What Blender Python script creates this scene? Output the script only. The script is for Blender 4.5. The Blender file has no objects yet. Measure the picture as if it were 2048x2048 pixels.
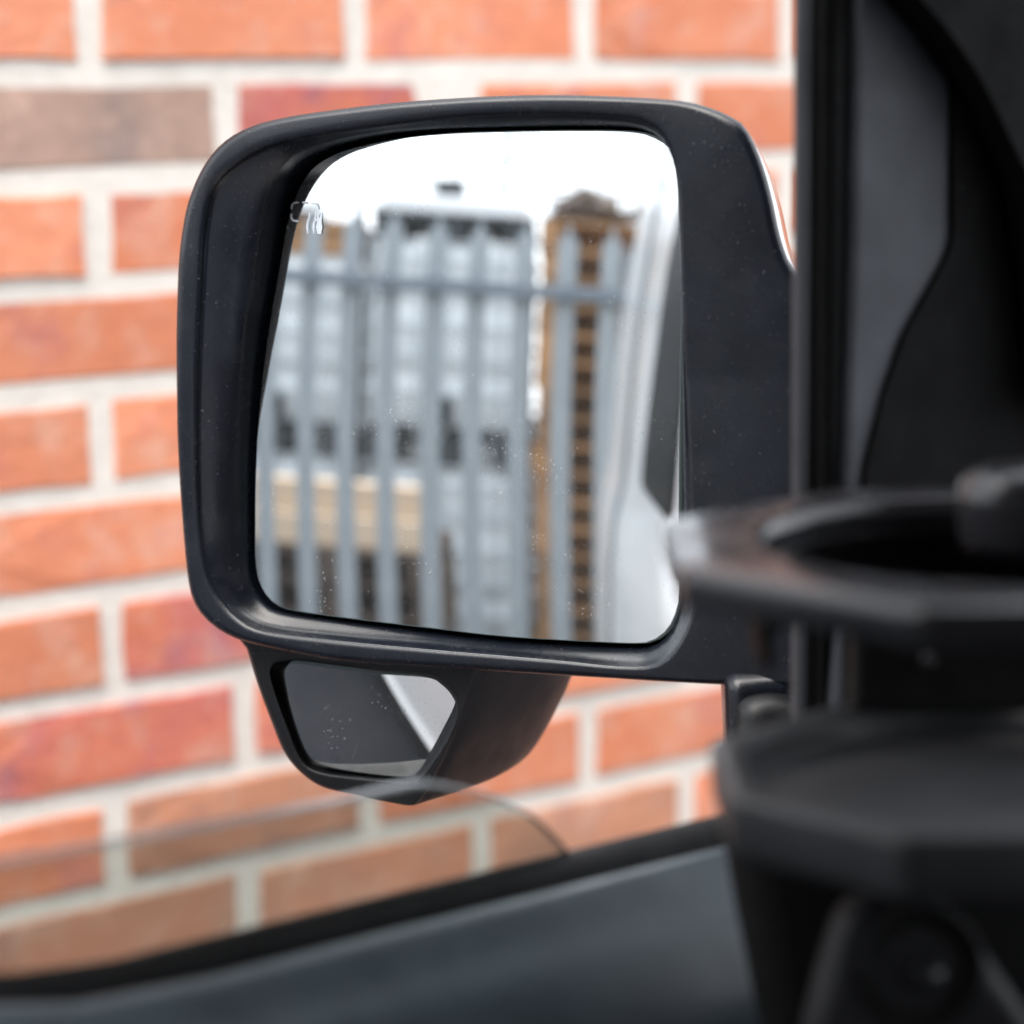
import bpy, bmesh, math, random
import numpy as np
from mathutils import Vector, Matrix

random.seed(7)
rng = np.random.default_rng(7)
SC = bpy.context.scene
COL = SC.collection

# ------------------------------------------------------------------ camera, sky, sun, exposure
CAM = np.array([0.0, 0.0, 1.75])
FL = 2.5                                   # focal length / sensor width
AZ, PITCH, ROLL = math.radians(52.51), math.radians(9.333), math.radians(-0.62)
FW = np.array([-math.sin(AZ) * math.cos(PITCH), math.cos(AZ) * math.cos(PITCH), -math.sin(PITCH)])
_R = np.cross(FW, [0, 0, 1]); _R /= np.linalg.norm(_R)
_U = np.cross(_R, FW)
RT = math.cos(ROLL) * _R + math.sin(ROLL) * _U
UP = -math.sin(ROLL) * _R + math.cos(ROLL) * _U

cam = bpy.data.cameras.new('camera')
cam.sensor_width = 36.0
cam.lens = FL * 36.0
cam.clip_start = 0.02
cam.clip_end = 500.0
cam.dof.use_dof = True
cam.dof.focus_distance = 1.045
cam.dof.aperture_fstop = 6.0
cam.dof.aperture_blades = 0
camo = bpy.data.objects.new('camera', cam)
COL.objects.link(camo)
camo.matrix_world = Matrix(((RT[0], UP[0], -FW[0], CAM[0]), (RT[1], UP[1], -FW[1], CAM[1]),
                            (RT[2], UP[2], -FW[2], CAM[2]), (0, 0, 0, 1)))
SC.camera = camo

SUN_DIR = Vector((0.14, -0.45, 0.88)).normalized()       # towards the sun
world = bpy.data.worlds.new('World')
SC.world = world
world.use_nodes = True
wn = world.node_tree
wn.nodes.clear()
sky = wn.nodes.new('ShaderNodeTexSky')
sky.sky_type = 'NISHITA'
sky.sun_disc = False
sky.sun_elevation = math.asin(SUN_DIR.z)
sky.sun_rotation = math.atan2(SUN_DIR.x, SUN_DIR.y)
sky.air_density = 1.0
sky.dust_density = 4.0
sky.ozone_density = 1.0
bg = wn.nodes.new('ShaderNodeBackground')
bg.inputs['Strength'].default_value = 0.12
wo = wn.nodes.new('ShaderNodeOutputWorld')
# a closed bright cloud layer over most of the clear-sky colour
cloud = wn.nodes.new('ShaderNodeMix'); cloud.data_type = 'RGBA'
cloud.inputs[0].default_value = 0.85
cloud.inputs[7].default_value = (5.0, 5.1, 5.25, 1)
wn.links.new(sky.outputs['Color'], cloud.inputs[6])
wn.links.new(cloud.outputs[2], bg.inputs['Color'])
wn.links.new(bg.outputs['Background'], wo.inputs['Surface'])

sun = bpy.data.lights.new('sun', 'SUN')
sun.energy = 1.5
sun.angle = math.radians(62)
sun.color = (1.0, 0.95, 0.88)
suno = bpy.data.objects.new('sun', sun)
COL.objects.link(suno)
suno.rotation_euler = SUN_DIR.to_track_quat('Z', 'Y').to_euler()

SC.view_settings.view_transform = 'Standard'
SC.view_settings.look = 'None'
SC.view_settings.gamma = 1.0
SC.view_settings.exposure = 2.1
SC.cycles.use_denoising = True
SC.cycles.max_bounces = 10
SC.cycles.transparent_max_bounces = 12
SC.cycles.caustics_reflective = False
SC.cycles.caustics_refractive = False
SC.cycles.sample_clamp_indirect = 8.0

# ------------------------------------------------------------------ helpers
def unit(v):
    v = np.asarray(v, float)
    return v / np.linalg.norm(v)

def ray(x, y):                              # photograph pixel (2048 x 2048) -> direction with unit depth
    return FW + RT * (x - 1024) / (FL * 2048) + UP * (1024 - y) / (FL * 2048)

def at_depth(x, y, t):
    return CAM + ray(x, y) * t

def on_plane(x, y, p, n):
    d = ray(x, y)
    return CAM + d * (((np.asarray(p) - CAM) @ n) / (d @ n))

def on_x(x, y, X):
    return on_plane(x, y, (X, 0, 0), np.array([1.0, 0, 0]))

def tag(o, label=None, cat=None, group=None, kind=None):
    if label: o['label'] = label
    if cat: o['category'] = cat
    if group: o['group'] = group
    if kind: o['kind'] = kind
    return o

def empty(name, loc, label, cat, group=None, rz=0):
    o = bpy.data.objects.new(name, None)
    COL.objects.link(o)
    o.location = loc
    o.rotation_euler = (0, 0, rz)
    o.empty_display_size = 0.1
    return tag(o, label, cat, group)

def link(name, me, parent=None):
    o = bpy.data.objects.new(name, me)
    COL.objects.link(o)
    if parent is not None:
        o.parent = parent
        loc = Vector((0, 0, 0))
        p = parent
        while p is not None:                # meshes are written in world space
            loc += Vector(p.location)
            p = p.parent
        o.location = -loc
    return o

def mesh(name, verts, faces, mats, parent=None, smooth=False, mat_idx=None):
    me = bpy.data.meshes.new(name)
    me.from_pydata([tuple(map(float, v)) for v in verts], [], [tuple(f) for f in faces])
    for m in (mats if isinstance(mats, (list, tuple)) else [mats]):
        me.materials.append(m)
    if mat_idx is not None:
        for p, i in zip(me.polygons, mat_idx): p.material_index = i
    bm = bmesh.new(); bm.from_mesh(me)
    bmesh.ops.recalc_face_normals(bm, faces=bm.faces)
    bm.to_mesh(me); bm.free()
    if smooth:
        for p in me.polygons: p.use_smooth = True
    return link(name, me, parent)

def spline(pts, sub=6, closed=True):
    """Catmull-Rom through points of any dimension."""
    P = np.asarray(pts, float)
    n = len(P)
    out = []
    for i in range(n if closed else n - 1):
        if closed:
            a, b, c, d = P[(i - 1) % n], P[i], P[(i + 1) % n], P[(i + 2) % n]
        else:
            a, b, c, d = P[max(i - 1, 0)], P[i], P[i + 1], P[min(i + 2, n - 1)]
        for k in range(sub):
            t = k / sub
            out.append(0.5 * ((2 * b) + (-a + c) * t + (2 * a - 5 * b + 4 * c - d) * t * t + (-a + 3 * b - 3 * c + d) * t ** 3))
    if not closed: out.append(P[-1])
    return np.array(out)

def angular(pts, centre, n, smooth=True):
    """A star-shaped closed outline resampled at n even angles about its centre."""
    P = spline(pts, 8) if smooth else spline_linear(pts, 10)
    d = P - np.asarray(centre, float)
    a = np.arctan2(d[:, 1], d[:, 0]); r = np.hypot(d[:, 0], d[:, 1])
    o = np.argsort(a); a, r = a[o], r[o]
    th = np.linspace(-math.pi, math.pi, n, endpoint=False)
    rr = np.interp(th, np.r_[a - 2 * math.pi, a, a + 2 * math.pi], np.r_[r, r, r])
    return np.c_[centre[0] + rr * np.cos(th), centre[1] + rr * np.sin(th)]

def spline_linear(pts, sub):
    P = np.asarray(pts, float); n = len(P)
    return np.array([P[i] + (P[(i + 1) % n] - P[i]) * k / sub for i in range(n) for k in range(sub)])

def round_poly(pts, r, seg=5):
    """Polygon with every corner rounded; works in 2D."""
    P = [np.asarray(p, float) for p in pts]
    n = len(P); out = []
    for i in range(n):
        a, b, c = P[i - 1], P[i], P[(i + 1) % n]
        la, lc = np.linalg.norm(a - b), np.linalg.norm(c - b)
        rr = min(r, la * .48, lc * .48)
        p, q = b + (a - b) / la * rr, b + (c - b) / lc * rr
        for k in range(seg + 1):
            t = k / seg
            out.append((1 - t) ** 2 * p + 2 * t * (1 - t) * b + t * t * q)
    return np.array(out)

def loft(name, rows, mats, parent=None, sub=3, cap0=False, cap1=False, smooth=True, band=None):
    """Closed loops joined into one skin; sub splines the profile between loops."""
    rows = [np.asarray(r, float) for r in rows]
    R = spline(np.array(rows), sub, closed=False) if sub > 1 else np.array(rows)
    m, n = R.shape[0], R.shape[1]
    V = R.reshape(-1, 3)
    Fc = []
    for i in range(m - 1):
        for j in range(n):
            k = (j + 1) % n
            Fc.append((i * n + j, i * n + k, (i + 1) * n + k, (i + 1) * n + j))
    V = list(V)
    if cap0:
        V.append(R[0].mean(0)); c = len(V) - 1
        Fc += [(c, (j + 1) % n, j) for j in range(n)]
    if cap1:
        V.append(R[-1].mean(0)); c = len(V) - 1
        o = (m - 1) * n
        Fc += [(c, o + j, o + (j + 1) % n) for j in range(n)]
    return mesh(name, V, Fc, mats, parent, smooth)

def slab(name, outline3, d, mats, parent=None, bevel=0.003, seg=3, smooth=True):
    """A closed planar outline in world space with thickness along vector d, edges rolled."""
    P = np.asarray(outline3, float)
    c = P.mean(0); L = np.linalg.norm(d); dn = np.asarray(d) / L
    def inset(b):
        v = c - P
        v -= np.outer(v @ dn, dn)
        return P + v / np.maximum(np.linalg.norm(v, axis=1), 1e-6)[:, None] * b
    rows = []
    bv = min(bevel, L * .45)
    for k in range(seg + 1):
        t = k / seg * math.pi / 2
        rows.append(inset(bv * (1 - math.sin(t))) + dn * bv * (1 - math.cos(t)))
    for k in range(seg + 1):
        t = k / seg * math.pi / 2
        rows.append(inset(bv * (1 - math.cos(t))) + dn * (L - bv * (1 - math.sin(t))))
    m, n = len(rows), len(P)
    Fc = [(i * n + j, i * n + (j + 1) % n, (i + 1) * n + (j + 1) % n, (i + 1) * n + j) for i in range(m - 1) for j in range(n)]
    Fc += [tuple(range(n))[::-1], tuple(range((m - 1) * n, m * n))]
    o = mesh(name, np.concatenate(rows), Fc, mats, parent, smooth)
    o.data.polygons[len(Fc) - 1].use_smooth = False; o.data.polygons[len(Fc) - 2].use_smooth = False
    return o

class MB:
    """Collects boxes, bars and tubes; build() links them as one mesh object."""
    def __init__(s): s.v = []; s.f = []
    def add(s, v, f):
        o = len(s.v); s.v += [tuple(map(float, p)) for p in v]; s.f += [tuple(i + o for i in q) for q in f]
    def box(s, x0, x1, y0, y1, z0, z1, b=0.0):
        if b <= 0:
            s.add([(x0, y0, z0), (x1, y0, z0), (x1, y1, z0), (x0, y1, z0), (x0, y0, z1), (x1, y0, z1), (x1, y1, z1), (x0, y1, z1)],
                  [(0, 3, 2, 1), (4, 5, 6, 7), (0, 1, 5, 4), (1, 2, 6, 5), (2, 3, 7, 6), (3, 0, 4, 7)])
        else:
            bm = bmesh.new()
            bmesh.ops.create_cube(bm, size=1)
            for v in bm.verts:
                v.co = ((x0 + x1) / 2 + v.co.x * (x1 - x0), (y0 + y1) / 2 + v.co.y * (y1 - y0), (z0 + z1) / 2 + v.co.z * (z1 - z0))
            bmesh.ops.bevel(bm, geom=bm.edges[:], offset=b, segments=2, affect='EDGES', profile=.5)
            bm.verts.index_update()
            s.add([v.co[:] for v in bm.verts], [[v.index for v in f.verts] for f in bm.faces])
            bm.free()
    def tube(s, a, b, r, n=8, r2=None):
        a, b = np.asarray(a, float), np.asarray(b, float)
        d = unit(b - a); u = unit(np.cross(d, (0, 0, 1) if abs(d[2]) < .9 else (1, 0, 0))); w = np.cross(d, u)
        r2 = r if r2 is None else r2
        V = [a + r * (math.cos(t) * u + math.sin(t) * w) for t in np.linspace(0, 2 * math.pi, n, endpoint=False)]
        V += [b + r2 * (math.cos(t) * u + math.sin(t) * w) for t in np.linspace(0, 2 * math.pi, n, endpoint=False)]
        s.add(V, [(i, (i + 1) % n, n + (i + 1) % n, n + i) for i in range(n)] + [tuple(range(n))[::-1], tuple(range(n, 2 * n))])
    def build(s, name, mat, parent=None, smooth=False):
        return mesh(name, s.v, s.f, mat, parent, smooth)

# ------------------------------------------------------------------ materials
class NT:
    def __init__(s, name):
        s.m = bpy.data.materials.new(name); s.m.use_nodes = True
        s.t = s.m.node_tree; s.t.nodes.clear()
        s.out = s.n('ShaderNodeOutputMaterial')
    def n(s, t, **k):
        nd = s.t.nodes.new(t)
        for a, v in k.items(): setattr(nd, a, v)
        return nd
    def l(s, a, b): s.t.links.new(a, b)
    def coords(s, kind='Object'):
        return s.n('ShaderNodeTexCoord').outputs[kind]
    def noise(s, scale, detail=4, rough=.55, vec=None, kind='Object'):
        nd = s.n('ShaderNodeTexNoise'); nd.inputs['Scale'].default_value = scale
        nd.inputs['Detail'].default_value = detail; nd.inputs['Roughness'].default_value = rough
        s.l(vec if vec is not None else s.coords(kind), nd.inputs['Vector'])
        return nd.outputs['Fac']
    def ramp(s, fac, stops):
        r = s.n('ShaderNodeValToRGB')
        e = r.color_ramp.elements
        while len(e) < len(stops): e.new(.5)
        for q, (p, c) in zip(e, stops):
            q.position = p; q.color = (c, c, c, 1) if isinstance(c, (int, float)) else (*c, 1)
        s.l(fac, r.inputs['Fac'])
        return r.outputs['Color']
    def mix(s, fac, a, b, mode='MIX'):
        m = s.n('ShaderNodeMix', data_type='RGBA', blend_type=mode)
        for v, i in ((fac, 'Factor'), (a, 6), (b, 7)):
            p = m.inputs[0] if i == 'Factor' else m.inputs[i]
            if isinstance(v, (int, float)): p.default_value = v if i == 'Factor' else (v, v, v, 1)
            elif isinstance(v, tuple): p.default_value = (*v, 1)
            else: s.l(v, p)
        return m.outputs[2]
    def bump(s, h, strength, dist=.001):
        b = s.n('ShaderNodeBump'); b.inputs['Strength'].default_value = strength; b.inputs['Distance'].default_value = dist
        s.l(h, b.inputs['Height']); return b.outputs['Normal']
    def bsdf(s, color, rough=.5, metal=0.0, normal=None, spec=.5, coat=0.0):
        p = s.n('ShaderNodeBsdfPrincipled')
        for v, k in ((color, 'Base Color'), (rough, 'Roughness'), (metal, 'Metallic')):
            if isinstance(v, tuple): p.inputs[k].default_value = (*v, 1)
            elif isinstance(v, (int, float)): p.inputs[k].default_value = v
            else: s.l(v, p.inputs[k])
        p.inputs['Specular IOR Level'].default_value = spec
        p.inputs['Coat Weight'].default_value = coat
        if normal is not None: s.l(normal, p.inputs['Normal'])
        return p.outputs['BSDF']
    def done(s, sh):
        s.l(sh, s.out.inputs['Surface']); return s.m

def plastic(name, base, rough, grain=2500, bump=.25, spec=.5, var=.25):
    t = NT(name)
    f = t.noise(35, 4)
    c = t.mix(t.ramp(f, [(.3, 0.0), (.75, 1.0)]), tuple(x * (1 - var) for x in base), tuple(x * (1 + var) for x in base))
    dust = t.ramp(t.noise(700, 2), [(.68, 0.0), (.76, 1.0)])
    c = t.mix(t.mix(.28, 0.0, dust), c, (.25, .25, .26))
    r = t.ramp(t.noise(60, 3), [(.3, rough - .05), (.7, rough + .07)])
    return t.done(t.bsdf(c, r, 0, t.bump(t.noise(grain, 2), bump, .0002), spec))

M = {}
M['housing'] = plastic('textured black plastic', (.0065, .0085, .014), .25, 1700, .42, .5)
M['rim'] = M['housing']
M['bezel'] = plastic('smooth black plastic', (.008, .009, .011), .42, 900, .10, .35)
M['trim'] = plastic('grey moulded trim', (.100, .106, .125), .62, 1800, .3)
M['door'] = plastic('dark grained door trim', (.017, .030, .041), .40, 1500, .35)
M['rubber'] = plastic('black rubber', (.005, .005, .0055), .65, 800, .1, .25)
M['rubber_worn'] = plastic('worn grey rubber lip', (.05, .052, .06), .55, 800, .1)
M['cup'] = plastic('glossy dark plastic', (.026, .026, .030), .24, 700, .05)
M['cup_matte'] = plastic('matte dark plastic', (.03, .031, .035), .5, 1500, .2)
M['dash'] = plastic('black dashboard plastic', (.004, .004, .0045), .75, 1500, .3, .2)
M['bracket'] = plastic('dull black plastic', (.009, .009, .011), .6, 1500, .2, .3)
M['lining'] = plastic('grey cab lining', (.05, .05, .053), .9, 400, .2)

t = NT('chrome'); M['chrome'] = t.done(t.bsdf((.62, .63, .65), .08, 1.0, t.bump(t.noise(14, 2), .03, .004)))
t = NT('white van paint'); f = t.noise(3, 5)
M['paint'] = t.done(t.bsdf(t.mix(t.ramp(f, [(.35, 0.), (.75, 1.)]), (.74, .76, .77), (.80, .81, .81)), .22, 0, t.bump(t.noise(6, 2), .02, .01), .5, .3))
t = NT('tinted window'); M['dark_glass'] = t.done(t.bsdf((.006, .007, .008), .4, spec=.02))

t = NT('mirror glass')
sp = t.ramp(t.noise(900, 2, .5), [(.63, 0.), (.72, 1.)])
cl = t.ramp(t.noise(28, 3), [(.46, .05), (.64, 1.)])
dirt = t.mix(1.0, sp, cl, 'MULTIPLY')
film = t.ramp(t.noise(12, 5), [(.3, .012), (.8, .05)])
fac = t.mix(1.0, t.mix(.38, 0.0, dirt), film, 'ADD')
g = t.n('ShaderNodeBsdfGlossy'); g.inputs['Color'].default_value = (.84, .875, .895, 1); g.inputs['Roughness'].default_value = .0
d = t.n('ShaderNodeBsdfDiffuse'); d.inputs['Color'].default_value = (.62, .64, .66, 1)
mx = t.n('ShaderNodeMixShader'); t.l(fac, mx.inputs[0]); t.l(g.outputs[0], mx.inputs[1]); t.l(d.outputs[0], mx.inputs[2])
M['mirror'] = t.done(mx.outputs[0])
t = NT('glass edge'); M['glass_edge'] = t.done(t.bsdf((.10, .13, .14), .15))
t = NT('etched symbol'); M['etch'] = t.done(t.bsdf((.70, .73, .77), .38, .9))

t = NT('window glass')
tr = t.n('ShaderNodeBsdfTransparent'); tr.inputs['Color'].default_value = (.80, .82, .80, 1)
gl = t.n('ShaderNodeBsdfGlossy'); gl.inputs['Roughness'].default_value = .02
df = t.n('ShaderNodeBsdfDiffuse'); df.inputs['Color'].default_value = (.7, .7, .68, 1)
fr = t.n('ShaderNodeFresnel'); fr.inputs['IOR'].default_value = 1.3
m1 = t.n('ShaderNodeMixShader'); t.l(fr.outputs[0], m1.inputs[0]); t.l(tr.outputs[0], m1.inputs[1]); t.l(gl.outputs[0], m1.inputs[2])
m2 = t.n('ShaderNodeMixShader'); t.l(t.ramp(t.noise(25, 5), [(.35, .03), (.8, .11)]), m2.inputs[0]); t.l(m1.outputs[0], m2.inputs[1]); t.l(df.outputs[0], m2.inputs[2])
M['window'] = t.done(m2.outputs[0])
t = NT('window glass edge')
tr = t.n('ShaderNodeBsdfTransparent'); tr.inputs['Color'].default_value = (.62, .64, .66, 1)
gl = t.n('ShaderNodeBsdfPrincipled'); gl.inputs['Base Color'].default_value = (.16, .17, .18, 1); gl.inputs['Roughness'].default_value = .2
m1 = t.n('ShaderNodeMixShader'); m1.inputs[0].default_value = .75; t.l(tr.outputs[0], m1.inputs[1]); t.l(gl.outputs[0], m1.inputs[2])
M['window_edge'] = t.done(m1.outputs[0])

def brick_mat(name, a, b, c):
    t = NT(name)
    oi = t.n('ShaderNodeObjectInfo')
    add = t.n('ShaderNodeVectorMath', operation='ADD')
    t.l(t.coords('Object'), add.inputs[0]); t.l(oi.outputs['Location'], add.inputs[1])
    v = add.outputs[0]
    base = t.mix(t.ramp(t.noise(9, 4, .6, v), [(.38, 0.), (.62, 1.)]), a, b)
    base = t.mix(t.ramp(t.noise(16, 3, .6, v), [(.56, 0.), (.70, .8)]), base, c)
    pale = t.ramp(t.noise(22, 5, .7, v), [(.50, 0.), (.76, .68)])
    base = t.mix(pale, base, (.60, .40, .32))
    pit = t.ramp(t.noise(150, 3, .6, v), [(.3, .88), (.5, 1.)])
    base = t.mix(1.0, base, pit, 'MULTIPLY')
    hsv = t.n('ShaderNodeHueSaturation')
    mr = t.n('ShaderNodeMapRange'); t.l(oi.outputs['Random'], mr.inputs[0]); mr.inputs[3].default_value = .88; mr.inputs[4].default_value = 1.1
    t.l(mr.outputs[0], hsv.inputs['Value']); t.l(base, hsv.inputs['Color'])
    return t.done(t.bsdf(hsv.outputs[0], .85, 0, t.bump(t.noise(90, 5, .6, v), .5, .003)))
M['brick_orange'] = brick_mat('orange brick', (.56, .185, .095), (.60, .225, .125), (.47, .16, .13))
M['brick_red'] = brick_mat('red and purple brick', (.56, .165, .090), (.48, .13, .11), (.31, .12, .16))
M['brick_brown'] = brick_mat('grey brown brick', (.33, .22, .175), (.38, .25, .20), (.24, .18, .165))
M['brick_tan'] = brick_mat('tan brown brick', (.50, .215, .125), (.42, .21, .135), (.36, .18, .14))
t = NT('pale mortar'); f = t.noise(40, 6, .65)
M['mortar'] = t.done(t.bsdf(t.mix(t.ramp(f, [(.3, 0.), (.7, 1.)]), (.60, .56, .51), (.69, .65, .60)), .95, 0, t.bump(t.noise(120, 5), .6, .003)))
t = NT('asphalt'); f = t.noise(160, 4); f2 = t.noise(1.5, 5)
c = t.mix(t.ramp(f, [(.35, 0.), (.7, 1.)]), (.012, .013, .017), (.024, .026, .031))
c = t.mix(t.ramp(f2, [(.45, 0.), (.7, .5)]), c, (.03, .03, .033))
M['asphalt'] = t.done(t.bsdf(c, .95, 0, t.bump(f, .6, .006), .1))
t = NT('grey painted steel')
M['steel'] = t.done(t.bsdf(t.mix(t.ramp(t.noise(9, 5), [(.35, 0.), (.7, 1.)]), (.245, .275, .295), (.29, .32, .34)), .45, 0, None))
t = NT('dark grey steel')
M['steel_dark'] = t.done(t.bsdf(t.mix(t.ramp(t.noise(9, 5), [(.35, 0.), (.7, 1.)]), (.11, .14, .17), (.16, .19, .22)), .5))
t = NT('white tank plastic')
M['tank'] = t.done(t.bsdf(t.mix(t.ramp(t.noise(4, 4), [(.3, 0.), (.7, 1.)]), (.58, .62, .645), (.65, .68, .69)), .4))
t = NT('white wrap'); M['wrap'] = t.done(t.bsdf((.84, .85, .86), .4))
t = NT('galvanised bar'); M['galv'] = t.done(t.bsdf(t.mix(t.noise(30, 3), (.38, .42, .45), (.5, .54, .56)), .4, .3))
t = NT('black pallet plastic'); M['black_base'] = t.done(t.bsdf(t.mix(t.noise(12, 4), (.012, .02, .025), (.03, .04, .045)), .6))
def wood(name, a, b):
    t = NT(name)
    oi = t.n('ShaderNodeObjectInfo')
    mp = t.n('ShaderNodeMapping'); mp.inputs['Scale'].default_value = (2.0, 14, 14)
    add = t.n('ShaderNodeVectorMath', operation='ADD'); t.l(t.coords('Object'), add.inputs[0]); t.l(oi.outputs['Location'], add.inputs[1])
    t.l(add.outputs[0], mp.inputs['Vector'])
    c = t.mix(t.ramp(t.noise(3, 5, .6, mp.outputs[0]), [(.3, 0.), (.7, 1.)]), a, b)
    hsv = t.n('ShaderNodeHueSaturation')
    mr = t.n('ShaderNodeMapRange'); t.l(oi.outputs['Random'], mr.inputs[0]); mr.inputs[3].default_value = .7; mr.inputs[4].default_value = 1.25
    t.l(mr.outputs[0], hsv.inputs['Value']); t.l(c, hsv.inputs['Color'])
    return t.done(t.bsdf(hsv.outputs[0], .8))
M['wood'] = wood('weathered pallet wood', (.24, .125, .055), (.40, .22, .10))
M['wood_dark'] = wood('dark wet wood', (.06, .045, .035), (.12, .085, .065))
M['wood_pale'] = wood('pale sawn timber', (.56, .42, .29), (.68, .53, .39))

# ------------------------------------------------------------------ ground
gv = [(-60, -60, 0), (60, -60, 0), (60, 60, 0), (-60, 60, 0)]
g = mesh('ground', gv, [(0, 1, 2, 3)], M['asphalt']); tag(g, 'dark grey asphalt ground beside the white van', kind='structure')

# ------------------------------------------------------------------ brick wall
WX, WY0, WZ0 = -1.636, 0.884, 1.75 + 0.0527
U0, U1, K0, K1 = -3, 7, -8, 15                     # bricks along, courses down
BL, BH = 0.204, 0.0575
wall = empty('brick_wall', (WX - .11, WY0 + .45, 0.0), 'orange red brick wall with wide pale mortar joints outside the van window', 'wall')
def brick_mesh(i):
    r = np.random.default_rng(100 + i)
    n = []
    for a, b, m in (((-1, -1), (1, -1), 5), ((1, -1), (1, 1), 2), ((1, 1), (-1, 1), 5), ((-1, 1), (-1, -1), 2)):
        for k in range(m):
            t_ = k / m
            n.append((a[0] + (b[0] - a[0]) * t_, a[1] + (b[1] - a[1]) * t_))
    n = np.array(n) * (BL / 2, BH / 2) + r.normal(0, .0006, (len(n), 2))
    k = len(n); V = []
    for s_, dx in ((.975, 0.0), (1.0, -.0012), (1.0, -.05)):
        inn = n - np.sign(n) * (1 - s_) * BH
        V += [(dx + (r.normal(0, .0006) if dx == 0 else 0), p[0], p[1]) for p in inn]
    Fc = [tuple(range(k))] + [(j * k + i_, j * k + (i_ + 1) % k, (j + 1) * k + (i_ + 1) % k, (j + 1) * k + i_) for j in range(2) for i_ in range(k)]
    me = bpy.data.meshes.new('brick')
    me.from_pydata([tuple(map(float, v)) for v in V], [], Fc)
    bm = bmesh.new(); bm.from_mesh(me); bmesh.ops.recalc_face_normals(bm, faces=bm.faces); bm.to_mesh(me); bm.free()
    return me
BM = {}
for key in ('orange', 'red', 'brown', 'tan'):
    BM[key] = []
    for i in range(4):
        me = brick_mesh(i); me.materials.append(M['brick_' + key]); BM[key].append(me)
SPECIAL = {(1, 0.0): 'brown', (1, 1.0): 'red', (3, 0.0): 'orange', (6, .5): 'red', (7, 0.0): 'red', (7, 1.0): 'red', (8, .5): 'tan', (9, 0.0): 'tan', (9, 1.0): 'tan', (9, 2.0): 'tan'}
extra = []
for k in range(K0, K1 + 1):
    odd = k % 2
    for u in range(U0, U1):
        uc = u + (0.0 if odd else .5)
        y = WY0 + .225 * uc; z = WZ0 - .075 * k
        kind = SPECIAL.get((k, uc)) or ('orange' if -1 < k < 10 and -1 < uc < 4 else random.choices(['orange', 'red', 'tan', 'brown'], [.62, .2, .13, .05])[0])
        o = bpy.data.objects.new('brick', random.choice(BM[kind]))
        o.parent = wall
        o.location = Vector((WX + random.uniform(-.0015, .0025), y + random.uniform(-.002, .002), z + random.uniform(-.0012, .0012))) - Vector(wall.location)
        o.rotation_euler = (random.uniform(-.006, .006), 0, random.uniform(-.008, .008))
        COL.objects.link(o)
# courses below the ones the window shows
mbk = MB()
for k in range(K1 + 1, 24):
    for u in range(U0, U1):
        uc = u + (0.0 if k % 2 else .5)
        y = WY0 + .225 * uc; z = WZ0 - .075 * k
        if z - BH / 2 > 0:
            mbk.box(WX - .05, WX, y - BL / 2, y + BL / 2, z - BH / 2, z + BH / 2)
lo = mbk.build('lower_courses', M['brick_orange'], wall); tag(lo, kind='stuff')
# mortar core: front sheet slightly uneven, recessed behind the brick faces
ya, yb = WY0 + .225 * U0 - .11, WY0 + .225 * U1 - .0
za, zb = 0.0, WZ0 - .075 * (K0 - .5)
mb = MB(); mb.box(WX - .22, WX - .0020, ya + .0, yb, za, zb, .004)
mb.build('mortar', M['mortar'], wall)

# ------------------------------------------------------------------ white van: body, cab shell, door, pillar, mirror
van = empty('van', (0.6, -1.0, 0.0), 'white van seen from the driver seat with its black door mirror', 'van')
# outer side profile (x at height z)
PROF = [(-.47, 2.30), (-.56, 2.25), (-.600, 2.14), (-.626, 1.95), (-.645, 1.75), (-.655, 1.60), (-.661, 1.50), (-.668, 1.43), (-.684, 1.37), (-.693, 1.28),
        (-.697, 1.10), (-.699, .90), (-.696, .74), (-.699, .68), (-.712, .655), (-.712, .64), (-.684, .62)]
YS = [-2.62, -2.58, -2.50, -2.3, -1.9, -1.55, -1.2, -.9, -.6, -.30, 0.0, .3, .575, .67, .75, .95]
def side_x(y, x):                                  # rounded rear corner
    return x + max(0, (-2.50 - y)) * .35 + (0.06 if y <= -2.62 else 0)
V, Fc = [], []
for y in YS:
    for x, z in PROF: V.append((side_x(y, x), y, z))
NP = len(PROF)
for i in range(len(YS) - 1):
    for j in range(NP - 1):
        ym = (YS[i] + YS[i + 1]) / 2; zm = (PROF[j][1] + PROF[j + 1][1]) / 2
        if -.30 < ym < .67 and 1.44 < zm < 2.12: continue       # driver's window opening
        if ym > .67 and zm > 1.6: continue                      # windscreen
        Fc.append((i * NP + j, i * NP + j + 1, (i + 1) * NP + j + 1, (i + 1) * NP + j))
body = mesh('body', V, Fc, M['paint'], van, True)
sm = body.modifiers.new('thickness', 'SOLIDIFY'); sm.thickness = .012; sm.offset = 1.0 if False else -1.0
# other sheets of the shell
mb = MB()
mb.box(-.47, 1.7, -2.6, 1.0, 2.275, 2.30, .008)
mb.build('roof', M['paint'], van)
mb = MB(); mb.box(-.50, 1.62, -.55, .98, 2.235, 2.27, .01); mb.build('roof_lining', M['lining'], van)
mb = MB(); mb.box(-.56, 1.62, -.60, -.56, .5, 2.235, .01); mb.build('bulkhead', M['lining'], van)
mb = MB(); mb.box(1.62, 1.68, -.60, 1.0, .5, 1.48, .02); mb.box(1.62, 1.68, -.60, -.2, 1.48, 2.24, .02); mb.box(1.62, 1.68, -.2, .95, 2.02, 2.24, .02); mb.build('passenger_side', M['trim'], van)
mb = MB(); mb.box(-.69, 1.62, -.6, 1.0, .45, .5, .01); mb.build('cab_floor', M['rubber'], van)
mb = MB(); mb.box(-.56, 1.62, -2.6, -2.56, .5, 2.26, .02); mb.build('rear_door', M['paint'], van)
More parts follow.
